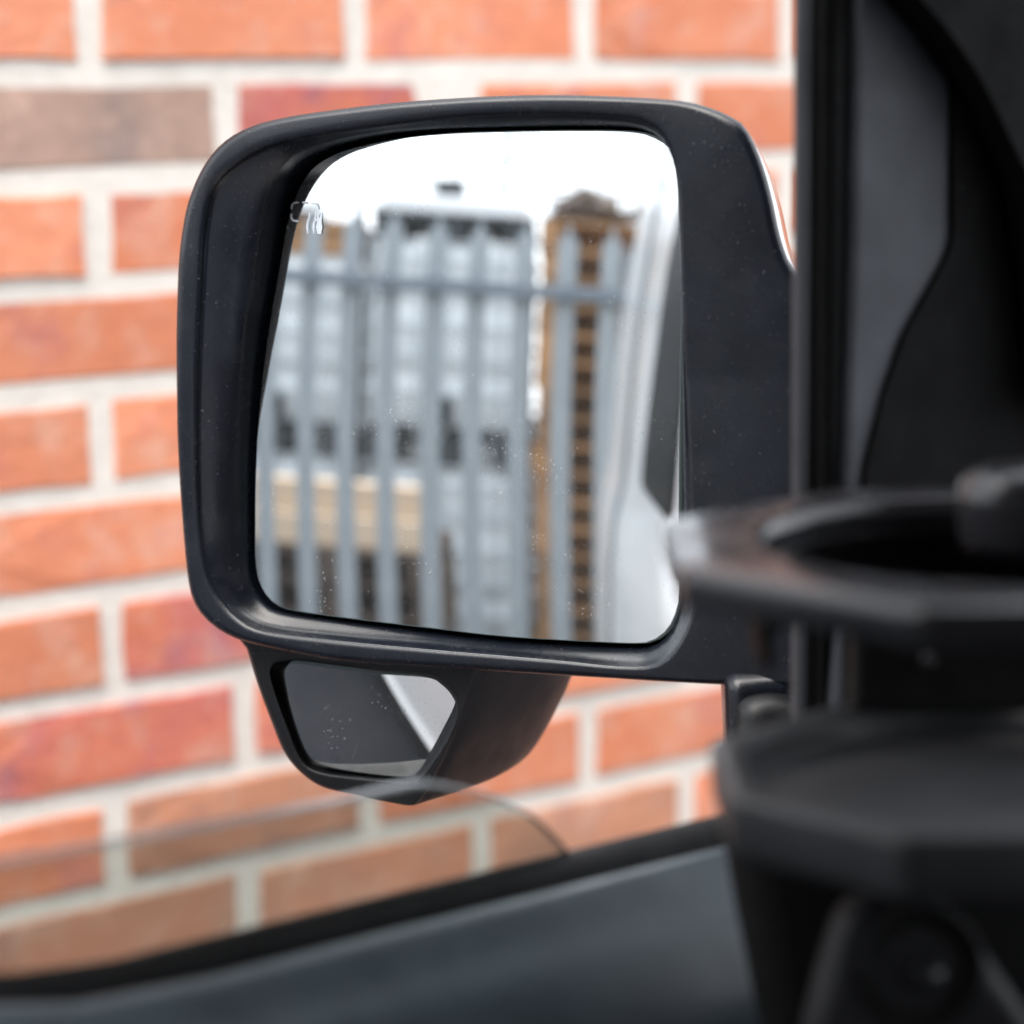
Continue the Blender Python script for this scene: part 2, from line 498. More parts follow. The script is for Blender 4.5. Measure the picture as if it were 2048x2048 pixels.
# black sill moulding along the side
mb = MB(); mb.box(-.706, -.64, -2.5, .92, .34, .61, .02); mb.build('sill_moulding', M['rubber'], van)
# rear side window, proud dark glass with rounded corners
def side_at(z):
    zs = [p[1] for p in PROF][::-1]; xs = [p[0] for p in PROF][::-1]
    return float(np.interp(z, zs, xs))
def side_panel(name, outline_yz, off, mat, th=.006):
    P = round_poly(outline_yz, .05, 6)
    c = P.mean(0)
    rows = []
    for s_, o_ in ((.0, off), (.3, off), (.6, off), (.8, off), (.97, off), (1.0, off - .003), (1.0, off - th - .01)):
        Q = c + (P - c) * s_ if s_ > 0 else c + (P - c) * .02
        rows.append([(side_at(q[1]) - o_, q[0], q[1]) for q in Q])
    return loft(name, rows, mat, van, sub=1, cap0=True)
side_panel('side_window', [(-.98, 1.475), (-.36, 1.475), (-.36, 1.98), (-.74, 1.98), (-.86, 1.85)], .004, M['dark_glass'])
mb = MB()
gz = [p for p in PROF if .62 < p[1] < 2.2]
for (x0, z0), (x1, z1) in zip(gz[:-1], gz[1:]):
    for yg in (-1.55,):
        mb.add([(x0 - .003, yg - .06, z0), (x0 - .003, yg + .06, z0), (x1 - .003, yg + .06, z1), (x1 - .003, yg - .06, z1)], [(0, 1, 2, 3)])
mb.build('door_gap', M['steel_dark'], van)

# driver's door, inner side: belt seal, trim, lowered window pane
BELT = 1.522
def belt_sweep(name, prof, mat, y0, y1, n=24, rise=True):
    """Profile (x, z) swept along y; the belt line lifts a little at its rear end as in the photograph."""
    rows = []
    for y in np.linspace(y0, y1, n):
        dz = max(0, .305 - y) ** 1.2 * .33 if rise else 0
        rows.append([(x, y, z + dz) for x, z in prof])
    V = np.array(rows).reshape(-1, 3); m_ = len(prof)
    F_ = [(i * m_ + j, i * m_ + j + 1, (i + 1) * m_ + j + 1, (i + 1) * m_ + j) for i in range(n - 1) for j in range(m_ - 1)]
    return mesh(name, V, F_, mat, van, True)
arc = lambda cx, cz, rx, rz, a0, a1, n: [(cx + rx * math.cos(math.radians(a)), cz + rz * math.sin(math.radians(a))) for a in np.linspace(a0, a1, n)]
seal = [(-.672, 1.425), (-.640, 1.46), (-.600, 1.508)] + [(-.592, 1.515)] + arc(-.585, BELT - .006, .007, .006, 180, 0, 9) + [(-.576, 1.512)] + arc(-.571, 1.509, .004, .004, 150, -20, 5) + [(-.566, 1.49)]
belt_sweep('belt_seal', seal, M['rubber'], .0, .66)
trim = [(-.5685, 1.498)] + arc(-.561, 1.5155, .007, .005, 170, 60, 5) + [(-.550, 1.512), (-.540, 1.503), (-.533, 1.490), (-.531, 1.477), (-.533, 1.462), (-.539, 1.44), (-.545, 1.40), (-.55, 1.34), (-.55, 1.28), (-.56, 1.1), (-.56, .55)]
trim = [tuple(p) for p in spline(trim, 4, False)]
belt_sweep('door_trim', trim, M['door'], -.2, .74)

GX = -.583
top_px = [(-900, 1900), (-400, 1805), (0, 1727), (181, 1694), (362, 1662), (543, 1629), (700, 1599), (790, 1577), (850, 1568), (905, 1572), (965, 1585), (1015, 1602), (1073, 1634), (1111, 1668), (1140, 1700), (1157, 1722)]
top = np.array([on_x(x, y, GX) for x, y in top_px])
top = spline(top, 4, False)
V, Fc = [], []
for p in top:
    V += [(GX, p[1], 1.40), (GX, p[1], p[2] - .0008), (GX - .001, p[1], p[2]), (GX - .0045, p[1], p[2]), (GX - .0055, p[1], p[2] - .0008), (GX - .0055, p[1], 1.40)]
mi = []
for i in range(len(top) - 1):
    for j in range(5):
        Fc.append((i * 6 + j, i * 6 + j + 1, (i + 1) * 6 + j + 1, (i + 1) * 6 + j)); mi.append(0 if j in (0, 4) else 1)
pane = mesh('door_window', V, Fc, [M['window'], M['window_edge']], van, False, mi)

# front upright of the window opening: seal lip, channel and inner lip run vertically
def upright(name, pts_top, pts_bot, mat, X, depth, bevel):
    """Vertical strip between two pixel columns, set on the door plane with real depth."""
    out = []
    a0, a1 = on_x(*pts_top[0], X), on_x(*pts_top[1], X)
    b0, b1 = on_x(*pts_bot[0], X), on_x(*pts_bot[1], X)
    def ext(p, q, z): return p + (q - p) * (z - p[2]) / (q[2] - p[2])
    tl, tr_ = ext(a0, b0, 2.12), ext(a1, b1, 2.12); bl, br = ext(a0, b0, 1.49), ext(a1, b1, 1.49)
    rows = []
    n = 10
    for k in range(n + 1):
        t_ = k / n
        l_, r_ = bl + (tl - bl) * t_, br + (tr_ - br) * t_
        w = np.linalg.norm(r_ - l_); bv = min(bevel, w * .45)
        e = (r_ - l_) / w; nx = np.array([1., 0, 0])
        loop = [l_ - nx * depth]
        for a in np.linspace(180, 90, 5): loop.append(l_ + e * (bv + bv * math.cos(math.radians(a))) + nx * (bv * math.sin(math.radians(a)) - bv))
        for a in np.linspace(90, 0, 5): loop.append(r_ - e * (bv - bv * math.cos(math.radians(a))) + nx * (bv * math.sin(math.radians(a)) - bv))
        loop.append(r_ - nx * depth)
        rows.append(loop)
    return loft(name, rows, mat, van, sub=1, cap0=True, cap1=True)
upright('seal_lip', [(1606, 0), (1627, 0)], [(1599, 1425), (1612, 1425)], M['rubber_worn'], -.580, .004, .0018)
upright('window_channel', [(1624, 0), (1652, 0)], [(1613, 1425), (1646, 1425)], M['rubber'], -.584, .003, .003)
upright('window_channel', [(1653, 0), (1662, 0)], [(1647, 1425), (1653, 1425)], M['dash'], -.580, .005, .0015)
upright('window_channel', [(1663, 0), (1722, 0)], [(1654, 1425), (1690, 1425)], M['rubber'], -.579, .006, .004)
# grey trim panel of the pillar
tp = [(1722, -40), (1790, -10), (1880, 60), (2000, 160), (2010, 500), (1985, 580), (1920, 720), (1870, 850), (1845, 1000), (1800, 1450), (1672, 1450), (1697, 1000), (1712, 500)]
P = np.array([on_x(x, y, -.575) for x, y in round_poly(tp, 45, 4)])
slab('pillar_trim', P, np.array([-.006, 0, 0]), M['trim'], van, .002)
# black mouldings and painted shade of the windscreen pillar and dashboard end
tp = [(1720, -60), (1742, -20), (1800, 15), (1850, 62), (1895, 108), (1905, 140), (1908, 480), (1890, 525), (1812, 665), (1771, 785), (1735, 935), (1728, 1000), (1700, 1300), (1690, 1560), (2300, 1560), (2300, -60)]
P = np.array([on_x(x, y, -.5728) for x, y in round_poly(tp, 30, 4)])
slab('pillar_shade_cover', P, np.array([-.0018, 0, 0]), M['dash'], van, .0002)  # black sheet also stands in for the soft shade over the pillar
tp = [(1800, -60), (1880, 30), (1950, 130), (1990, 210), (2030, 310), (2065, 420), (2100, 640), (2110, 800), (2300, 900), (2300, -60)]
P = np.array([on_x(x, y, -.558) for x, y in round_poly(tp, 40, 4)])
slab('pillar_grip', P, np.array([-.012, 0, 0]), M['dash'], van, .006)
mb = MB(); mb.box(-.50, 1.60, .64, 1.5, .9, 1.47, .04); mb.build('dashboard', M['dash'], van)

# ------------------------------------------------------------------ the door mirror
MR = 2.2                                           # radius of the convex glass
MC = at_depth(900, 780, 1.05)
def mirror_normal(px, target, R, c):
    n = unit(-unit(c - CAM) + np.asarray(target, float))
    for _ in range(80):
        C = c - n * R
        d = unit(ray(*px)); oc = CAM - C; b = d @ oc
        p = CAM + d * (-b - math.sqrt(b * b - (oc @ oc - R * R)))
        nn = unit(p - C); nd = unit(-d + np.asarray(target, float))
        n = unit(n + .6 * (nd - nn))
    return n
MN = mirror_normal((1130, 760), (0, -1, 0), MR, MC)
E1 = unit(np.cross((0, 0, 1), MN)); E2 = np.cross(MN, E1)
CEN = (900, 760)
NL = 200
TH = np.linspace(-math.pi, math.pi, NL, endpoint=False)   # image angle, y down

glass_px = [(503, 1040), (506, 940), (514, 819), (531, 672), (548, 570), (566, 461), (580, 407), (601, 360), (631, 327), (686, 301), (784, 279), (887, 268), (999, 264), (1137, 262), (1250, 264),
            (1300, 276), (1335, 302), (1352, 340), (1358, 400), (1358, 480), (1356, 604), (1353, 819), (1351, 1005), (1350, 1176), (1344, 1222), (1329, 1256), (1304, 1279), (1273, 1288),
            (1171, 1284), (1000, 1273), (852, 1256), (682, 1236), (580, 1222), (541, 1209), (515, 1178), (503, 1130)]
lip_px = [(420, 362), (398, 440), (388, 560), (383, 700), (383, 820), (387, 950), (395, 1070), (408, 1145), (432, 1200), (472, 1243), (530, 1268), (682, 1288), (852, 1303), (1000, 1315), (1120, 1325),
          (1239, 1336), (1307, 1334), (1345, 1310), (1376, 1261), (1388, 1210), (1388, 1105), (1386, 1005), (1379, 819), (1369, 604), (1364, 450), (1360, 365), (1350, 310), (1326, 262), (1290, 238), (1240, 228),
          (1137, 221), (1000, 220), (887, 226), (784, 236), (682, 249), (579, 267), (520, 284), (470, 312)]
sil_px = [(353, 672), (354, 809), (355, 868), (360, 971), (369, 1090), (378, 1169), (391, 1210), (415, 1241), (449, 1266), (487, 1282), (560, 1300), (682, 1322), (852, 1334), (1000, 1343), (1200, 1355), (1451, 1370), (1560, 1375),
          (1640, 1372), (1672, 1330), (1672, 1150), (1668, 900), (1660, 720), (1645, 615), (1598, 553), (1577, 519), (1560, 467), (1547, 405), (1533, 351), (1515, 300), (1489, 252), (1461, 233), (1427, 218), (1376, 204), (1307, 197), (1205, 192), (1102, 190),
          (999, 192), (887, 198), (784, 206), (682, 218), (579, 233), (504, 252), (449, 283), (408, 331), (378, 399), (364, 467), (357, 536)]
A_glass, A_lip, A_sil = angular(glass_px, CEN, NL), angular(lip_px, CEN, NL), angular(sil_px, CEN, NL)
# height of the lip in front of the glass plane, round the frame
_deg = [-180, -155, -130, -90, -50, -20, 0, 30, 60, 90, 120, 150, 180]
_lh = [.017, .020, .021, .016, .011, .008, .006, .006, .008, .009, .010, .012, .017]
LH = np.interp(np.degrees(TH), _deg, _lh)
def lift(A, h):
    h = np.broadcast_to(h, (len(A),))
    return np.array([on_plane(x, y, MC + MN * hh, MN) for (x, y), hh in zip(A, h)])
def local_scale(L, s, dh, c=None):
    c = L.mean(0) if c is None else c
    d = L - c; hn = d @ MN
    return c + (d - np.outer(hn, MN)) * s + np.outer(hn, MN) + MN * dh
def inset_px(A, d):
    v = np.array(CEN) - A
    return A + v / np.linalg.norm(v, axis=1)[:, None] * np.broadcast_to(d, (len(A),))[:, None]

G0 = lift(A_glass, -.004)
gc = MC
r0 = local_scale(G0, .95, -.010, gc)
r1 = local_scale(G0, 1.012, -.008, gc)
WL = np.clip((LH - .009) / .010, 0, 1)
r1b = local_scale(G0, 1.018, 0, gc) + MN * (-.002 + .0150 * WL)[:, None]
WB = np.interp(np.degrees(TH), [15, 55, 125, 150], [0, 1, 1, 0])      # along the bottom the floor stays low, then rises to the lip
mid = A_glass + (A_lip - A_glass) * (.55 + .12 * WB)[:, None]
r2 = lift(mid, (LH * .60 + .0022 * WL) * (1 - WB) + .0002 * WB)
r3 = lift(A_lip, LH)
# on the flat right flank the front face carries on to the outer roll
dist = np.linalg.norm(A_sil - A_lip, axis=1)
fl = np.clip((dist - 60) / 100.0, 0, 1)
DEG = np.degrees(TH)
side = np.interp(DEG, [-180, -150, -120, -60, -30, 0, 30, 60, 120, 150, 180], [.45, .6, 1, 1, 1, 1, .9, .8, .8, .55, .45])
wi = np.clip(dist * .16, 3, 6) + 12 * WL
inner_roll = [lift(inset_px(A_lip, wi - (wi + 5) * (1 - math.cos(p))), LH - (.0017 + .0008 * WL) * (1 - math.sin(p))) for p in np.linspace(0, math.pi / 2, 7)]
wo = np.clip(dist * .48, 7, 14) + 10 * fl
dp = .0034 * side * (1 - fl) + .0050 * fl
outer_roll = [lift(inset_px(A_sil, wo * (1 - math.sin(p))), LH - dp + dp * math.cos(p)) for p in np.linspace(0, math.pi / 2, 9)]
r5 = outer_roll[-1]
r6 = local_scale(r5, .985, -.001, gc)
r7 = local_scale(r5, .950, -.002, gc)
floor = list(spline(np.array([r0, r1, r1b, r2, inner_roll[0]]).reshape(5, -1), 4, False).reshape(-1, NL, 3))
housing = loft('side_mirror', floor + inner_roll[1:] + outer_roll + [r6, r7], M['housing'], van, sub=1)
# chrome back shell
s0 = local_scale(r5, .982, -.001, gc); s1 = local_scale(r5, .982, -.009, gc); s2 = local_scale(r5, .955, -.023, gc); s3 = local_scale(r5, .87, -.055, gc)
s4 = local_scale(r5, .70, -.078, gc); s5 = local_scale(r5, .40, -.092, gc); s6 = local_scale(r5, .05, -.097, gc)
def reparent(o, p):
    o.parent = p; o.location = (0, 0, 0)           # side_mirror carries the same offset, so world-space meshes line up
chrome = loft('chrome_shell', [s0, s1, s2, s3, s4, s5, s6], M['chrome'], None, sub=4, cap1=True)
reparent(chrome, housing)

def convex_glass(name, A, c, n, R, pivot, mat, edge, parent, rings=40, thick=.003, border=1.0):
    e1 = unit(np.cross((0, 0, 1), n)); e2 = np.cross(n, e1)
    B = np.array([on_plane(x, y, c, n) for x, y in A]) - c
    uv = np.c_[B @ e1, B @ e2]
    ctr = uv.mean(0)
    V, N, F_ = [], [], []
    m_ = len(uv)
    def pt(q):
        w = math.sqrt(max(R * R - q @ q, 0)) - R
        p = c + e1 * q[0] + e2 * q[1] + n * w
        return p, unit(p - (c - n * R))
    p, nn = pt(ctr); V.append(p); N.append(nn)
    for k in range(1, rings + 1):
        for q in uv:
            p, nn = pt(ctr + (q - ctr) * k / rings * border); V.append(p); N.append(nn)
    F_ += [(0, 1 + (j + 1) % m_, 1 + j) for j in range(m_)]
    for k in range(rings - 1):
        o = 1 + k * m_
        F_ += [(o + j, o + (j + 1) % m_, o + m_ + (j + 1) % m_, o + m_ + j) for j in range(m_)]
    mi = [0] * len(F_)
    # ground edge: a narrow bevel and a side wall
    o = 1 + (rings - 1) * m_
    for (s_, dz) in ((1.004, -.0006), (1.006, -thick)):
        for q in uv:
            p, nn = pt(ctr + (q - ctr) * s_ * border); V.append(p + n * dz); N.append(nn)
        F_ += [(o + j, o + (j + 1) % m_, o + m_ + (j + 1) % m_, o + m_ + j) for j in range(m_)]; mi += [1] * m_
        o += m_
    me = bpy.data.meshes.new(name)
    me.from_pydata([tuple(map(float, v)) for v in V], [], F_)
    me.materials.append(mat); me.materials.append(edge)
    for p_, i in zip(me.polygons, mi): p_.material_index = i; p_.use_smooth = True
    # faces must look along n
    if me.polygons[m_ * 3].normal.dot(Vector(n)) < 0: me.flip_normals()
    me.normals_split_custom_set_from_vertices([tuple(map(float, q)) for q in N])
    ob = bpy.data.objects.new(name, me); COL.objects.link(ob)
    ob.parent = parent
    return ob
glass = convex_glass('mirror_glass', A_glass, MC, MN, MR, MC, M['mirror'], M['glass_edge'], housing)

# heater symbol printed on the upper outer corner of the glass
def on_glass(x, y, off=.0005):
    d = unit(ray(x, y)); C = MC - MN * MR; R = MR + off
    oc = CAM - C; b = d @ oc
    return CAM + d * (-b - math.sqrt(b * b - (oc @ oc - R * R)))
def stroke(mb, pts, w):
    P = spline(np.array(pts, float), 4, False)
    T = np.gradient(P, axis=0); T /= np.linalg.norm(T, axis=1)[:, None]
    Nn = np.c_[-T[:, 1], T[:, 0]]
    w = np.broadcast_to(np.interp(np.linspace(0, 1, len(P)), np.linspace(0, 1, len(np.atleast_1d(w))), np.atleast_1d(w)), (len(P),)) / 2
    L = [on_glass(*(p + n_ * k)) for p, n_, k in zip(P, Nn, w)]; Rr = [on_glass(*(p - n_ * k)) for p, n_, k in zip(P, Nn, w)]
    V = [v for pr in zip(L, Rr) for v in pr]
    mb.add(V, [(2 * i, 2 * i + 1, 2 * i + 3, 2 * i + 2) for i in range(len(P) - 1)])
zc = lambda x, y: (560 + x / 9.66, 400 + y / 9.66)
mb = MB()
stroke(mb, [zc(350, 45), zc(270, 60), zc(230, 105), zc(225, 180)], 3.6)
stroke(mb, [zc(218, 265), zc(218, 340), zc(255, 395), zc(350, 408)], 3.8)
stroke(mb, [zc(600, 60), zc(670, 70), zc(720, 115), zc(730, 185)], 3.6)
stroke(mb, [zc(430, 48), zc(520, 52)], 3.2)
stroke(mb, [zc(735, 260), zc(730, 340), zc(700, 395), zc(640, 405)], 3.4)
for dx in (-230, -110, 0):
    stroke(mb, [zc(800 + dx, 240), zc(790 + dx, 330), zc(762 + dx, 420), zc(757 + dx, 520), zc(760 + dx, 655)], [3.0, 4, 9, 13, 7] if dx == 0 else [2.0, 2.5, 3, 4.5, 1])
sym = mb.build('heater_symbol', M['etch'], None); sym.parent = housing; sym.location = (0, 0, 0)

# lower wide-angle mirror in its own pod
SCN = (735, 1430)
face_px = [(472, 1268), (482, 1274), (491, 1283), (517, 1367), (548, 1451), (571, 1505), (602, 1543), (648, 1574), (728, 1593), (805, 1609), (832, 1609), (850, 1588), (880, 1533), (908, 1474), (930, 1412), (950, 1348), (954, 1334), (940, 1326), (800, 1312), (640, 1296), (540, 1282)]
rec_px = [(540, 1350), (544, 1332), (560, 1322), (600, 1321), (651, 1326), (751, 1338), (851, 1347), (886, 1362), (910, 1390), (915, 1415), (908, 1445), (887, 1488), (860, 1530), (842, 1555), (820, 1566), (728, 1558), (640, 1545), (602, 1519), (573, 1450), (553, 1395)]
sg_px = [(566, 1352), (570, 1338), (586, 1331), (651, 1337), (751, 1349), (851, 1358), (881, 1373), (904, 1398), (906, 1414), (884, 1460), (856, 1512), (838, 1545), (816, 1555), (728, 1547), (644, 1532), (613, 1510), (586, 1441), (572, 1385)]
NS = 160
A_face, A_rec, A_sg = (angular(p, SCN, NS) for p in (face_px, rec_px, sg_px))
SN = unit(MN + np.array([0, 0, -.17]))
SP = on_plane(735, 1430, MC + MN * -.006, MN)
slift = lambda A, h: np.array([on_plane(x, y, SP + SN * h, SN) for x, y in A])
def sins(A, d):
    v = np.array(SCN) - A
    return A + v / np.linalg.norm(v, axis=1)[:, None] * d
def sback(L, s, h):
    c = on_plane(735, 1240, SP, SN); d = L - c; hn = d @ SN
    back = MN - UP * (MN @ UP + .06)               # the pod runs level towards the front of the van
    return c + (d - np.outer(hn, SN)) * s + back * h * .93
F0 = slift(A_face, 0)
pod = loft('spotter_pod', [slift(sins(A_sg, 10), -.0105), slift(sins(A_sg, -3), -.0095), slift(sins(A_rec, 3), -.004), slift(A_rec, -.0006), slift(sins(A_rec, -5), .0), slift(sins(A_face, 7), -.0004), slift(sins(A_face, 3), -.0007), slift(A_face, -.003),
                           sback(F0, 1.0, -.014), sback(F0, 1.0, -.050), sback(F0, .985, -.080), sback(F0, .93, -.110), sback(F0, .80, -.130), sback(F0, .5, -.140), sback(F0, .1, -.144)], M['bezel'], None, sub=3, cap1=True)
reparent(pod, housing)
TGT = unit(np.array([.046, -.76, -.62]))
SGC = on_plane(735, 1445, SP + SN * -.0035, SN)
SGN = mirror_normal((745, 1440), TGT, .55, SGC)
print('pod tilt', math.degrees(math.acos(SGN @ SN)))
sg = convex_glass('spotter_glass', A_sg, SGC, SGN, .55, SGC, M['mirror'], M['glass_edge'], housing, rings=20)

# arm foot between the housing and the door
P = np.array([at_depth(x, y, .985) for x, y in round_poly([(1452, 1350), (1456, 1440), (1462, 1620), (1760, 1660), (1760, 1330)], 25, 4)])
o = slab('mirror_arm', P, FW * .035, M['housing'], None, .008); reparent(o, housing)
P = np.array([at_depth(x, y, .975) for x, y in round_poly([(1478, 1402), (1540, 1386), (1610, 1398), (1680, 1430), (1760, 1640), (1466, 1640)], 40, 5)])
o = slab('arm_cover', P, FW * .03, M['bezel'], None, .010); reparent(o, housing)

# ------------------------------------------------------------------ folding cup holder in the foreground
ch = empty('cup_holder', at_depth(1900, 1750, .65), 'dark plastic folding cup holder with an octagonal ring above a round tray', 'cup holder')
RC = at_depth(2035, 1080, .66); TC = at_depth(1950, 1528, .645)
def oct_ring(n, R, rot, blend):
    """Between a circle and an octagon with rounded corners."""
    th = np.linspace(0, 2 * math.pi, n, endpoint=False)
    a = (th - rot) % (math.pi / 4) - math.pi / 8
    oc_ = R * math.cos(math.pi / 8) / np.cos(a)
    r = (1 - blend) * R * .97 + blend * oc_
    return np.c_[r * np.cos(th), r * np.sin(th)]
def hring(c, R, z, rot=0.0, blend=0.0, n=128):
    q = oct_ring(n, R, rot, blend)
    return np.c_[c[0] + q[:, 0], c[1] + q[:, 1], np.full(n, c[2] + z)]
rot = math.atan2(-FW[1], -FW[0]) - math.radians(22.5)
Ro, Ri = .0970, .0670
loft('ring', [hring(RC, Ri + .0008, -.008), hring(RC, Ri, -.004), hring(RC, Ri + .0014, .0000), hring(RC, Ri + .005, .0010), hring(RC, Ro - .0035, .0004, rot, .97),
              hring(RC, Ro - .0008, -.0008, rot, 1), hring(RC, Ro, -.002, rot, 1), hring(RC, Ro - .0003, -.0078, rot, 1), hring(RC, Ro - .003, -.0098, rot, 1), hring(RC, Ri + .0025, -.0098), hring(RC, Ri + .0008, -.008)],
     M['cup'], ch, sub=2)
To = .0700
loft('tray', [hring(TC, .002, -.0088), hring(TC, .03, -.0088), hring(TC, .0565, -.0085), hring(TC, .0595, -.006), hring(TC, .0608, -.0006, rot, .5), hring(TC, To - .004, .0008, rot, .95), hring(TC, To - .0009, .0, rot, 1), hring(TC, To, -.002, rot, 1),
              hring(TC, To - .0006, -.0135, rot, 1), hring(TC, To - .0035, -.0160, rot, 1), hring(TC, .05, -.018), hring(TC, .002, -.018)], M['cup_matte'], ch, sub=2, cap0=True, cap1=True)
# dark wall standing behind the ring's opening
cam_a = math.atan2(-FW[1], -FW[0])
V, Fc = [], []
for a_ in np.linspace(cam_a + 1.35, cam_a + 2 * math.pi - 1.35, 40):
    for r_, z_ in ((Ri + .0006, -.0015), (Ri - .0015, -.030), (Ri + .001, -.030), (Ri + .003, -.0098)):
        V.append((RC[0] + r_ * math.cos(a_), RC[1] + r_ * math.sin(a_), RC[2] + z_))
for i in range(39):
    for j in range(3): Fc.append((i * 4 + j, i * 4 + j + 1, i * 4 + 5 + j, i * 4 + 4 + j))
mesh('back_wall', V, Fc, M['dash'], ch, True)
# back stem joining ring and tray
P = np.array([at_depth(x, y, .70) for x, y in round_poly([(1715, 1215), (1705, 1430), (2300, 1430), (2300, 1150)], 30, 4)])
slab('stem', P, FW * .02, M['dash'], ch, .004)
# mounting bracket below
P = np.array([at_depth(x, y, .69) for x, y in round_poly([(1448, 1640), (1475, 1800), (1540, 2120), (2300, 2120), (2300, 1600)], 40, 4)])
slab('bracket', P, FW * .03, M['dash'], ch, .012)
P = np.array([at_depth(x, y, .655) for x, y in round_poly([(1690, 1800), (1640, 1960), (1600, 2120), (2120, 2120), (1960, 1880), (1880, 1790)], 60, 5)])
slab('mount_plate', P, FW * .02, M['bracket'], ch, .008)
def disc_rows(c, n, spec):
    e1 = unit(np.cross(n, (0, 0, 1))); e2 = np.cross(n, e1)
    a = np.linspace(0, 2 * math.pi, 40, endpoint=False)
    return [np.array([c + n * h + r * (math.cos(t_) * e1 + math.sin(t_) * e2) for t_ in a]) for r, h in spec]
bn = -FW
bc = at_depth(1845, 1935, .6545)
loft('screw_boss', disc_rows(bc, bn, [(.0165, -.003), (.0157, .0025), (.0133, .003), (.0112, .0014), (.0100, -.002), (.004, -.0025)]), M['dash'], ch, sub=2, cap1=True)
loft('screw', disc_rows(bc + RT * .0015 - UP * .002, bn, [(.0042, -.003), (.0042, .0012), (.0032, .0024), (.0012, .0027)]), M['cup'], ch, sub=1, cap1=True)
loft('screw', disc_rows(at_depth(1856, 1322, .698), bn, [(.0022, -.002), (.0022, .0010), (.0014, .0018), (.0006, .0019)]), M['cup'], ch, sub=1, cap1=True)

# rounded glossy knob of the dashboard at the right edge
kc = at_depth(2050, 1006, .70)
n_ = 48
rows = []
for r, h in ((.0175, -.012), (.0185, .0), (.0182, .004), (.0165, .0078), (.0125, .010), (.0065, .0111), (.0005, .0113)):
    rows.append([(kc[0] + r * math.cos(a), kc[1] + r * math.sin(a), kc[2] + h) for a in np.linspace(0, 2 * math.pi, n_, endpoint=False)])
loft('dash_knob', rows, M['cup'], van, sub=3, cap0=True, cap1=True)

# ------------------------------------------------------------------ the yard behind, seen in the mirror
FY = -3.2
fence = empty('palisade_fence', (-2.0, FY, 0), 'grey steel palisade fence with pointed pales standing behind the van', 'fence')
def pale_mesh():
    w = .0345
    zt = 2.145
    out = [(-w, .06), (w, .06), (w, zt - .075), (w * .75, zt - .05), (w * .42, zt - .062), (0, zt), (-w * .42, zt - .062), (-w * .75, zt - .05), (-w, zt - .075)]
    V, F_ = [], []
    n = len(out)
    fold = lambda x: .010 * (abs(x) / w)          # shallow W section
    for dy in (0.0, -.003):
        V += [(x, fold(x) + dy, z) for x, z in out]
    F_ = [(n + 0, n + 1, n + 2, n + 3, n + 4, n + 5, n + 6, n + 7, n + 8)[::-1], tuple(range(n))] + [(i, (i + 1) % n, n + (i + 1) % n, n + i) for i in range(n)]
    me = bpy.data.meshes.new('pale'); me.from_pydata(V, [], F_); me.materials.append(M['steel']); return me
pm = pale_mesh()
x = -.655
for i in range(16):
    o = bpy.data.objects.new('pale', pm); COL.objects.link(o); o.parent = fence
    o.location = (x - fence.location.x + random.uniform(-.004, .004), .02, random.uniform(-.008, .008))
    o.rotation_euler = (0, random.uniform(-.004, .004), 0)
    x -= .1525
for z in (.40, 1.905):
    mb = MB(); mb.box(-3.2, -.60, FY + .036, FY + .075, z - .022, z + .022, .003); mb.build('rail', M['steel_dark'], fence)
for xx in (-3.05, -.56):
    mb = MB(); mb.box(xx - .05, xx + .05, FY - .06, FY + .035, 0, 2.05, .004); mb.build('post', M['steel_dark'], fence)

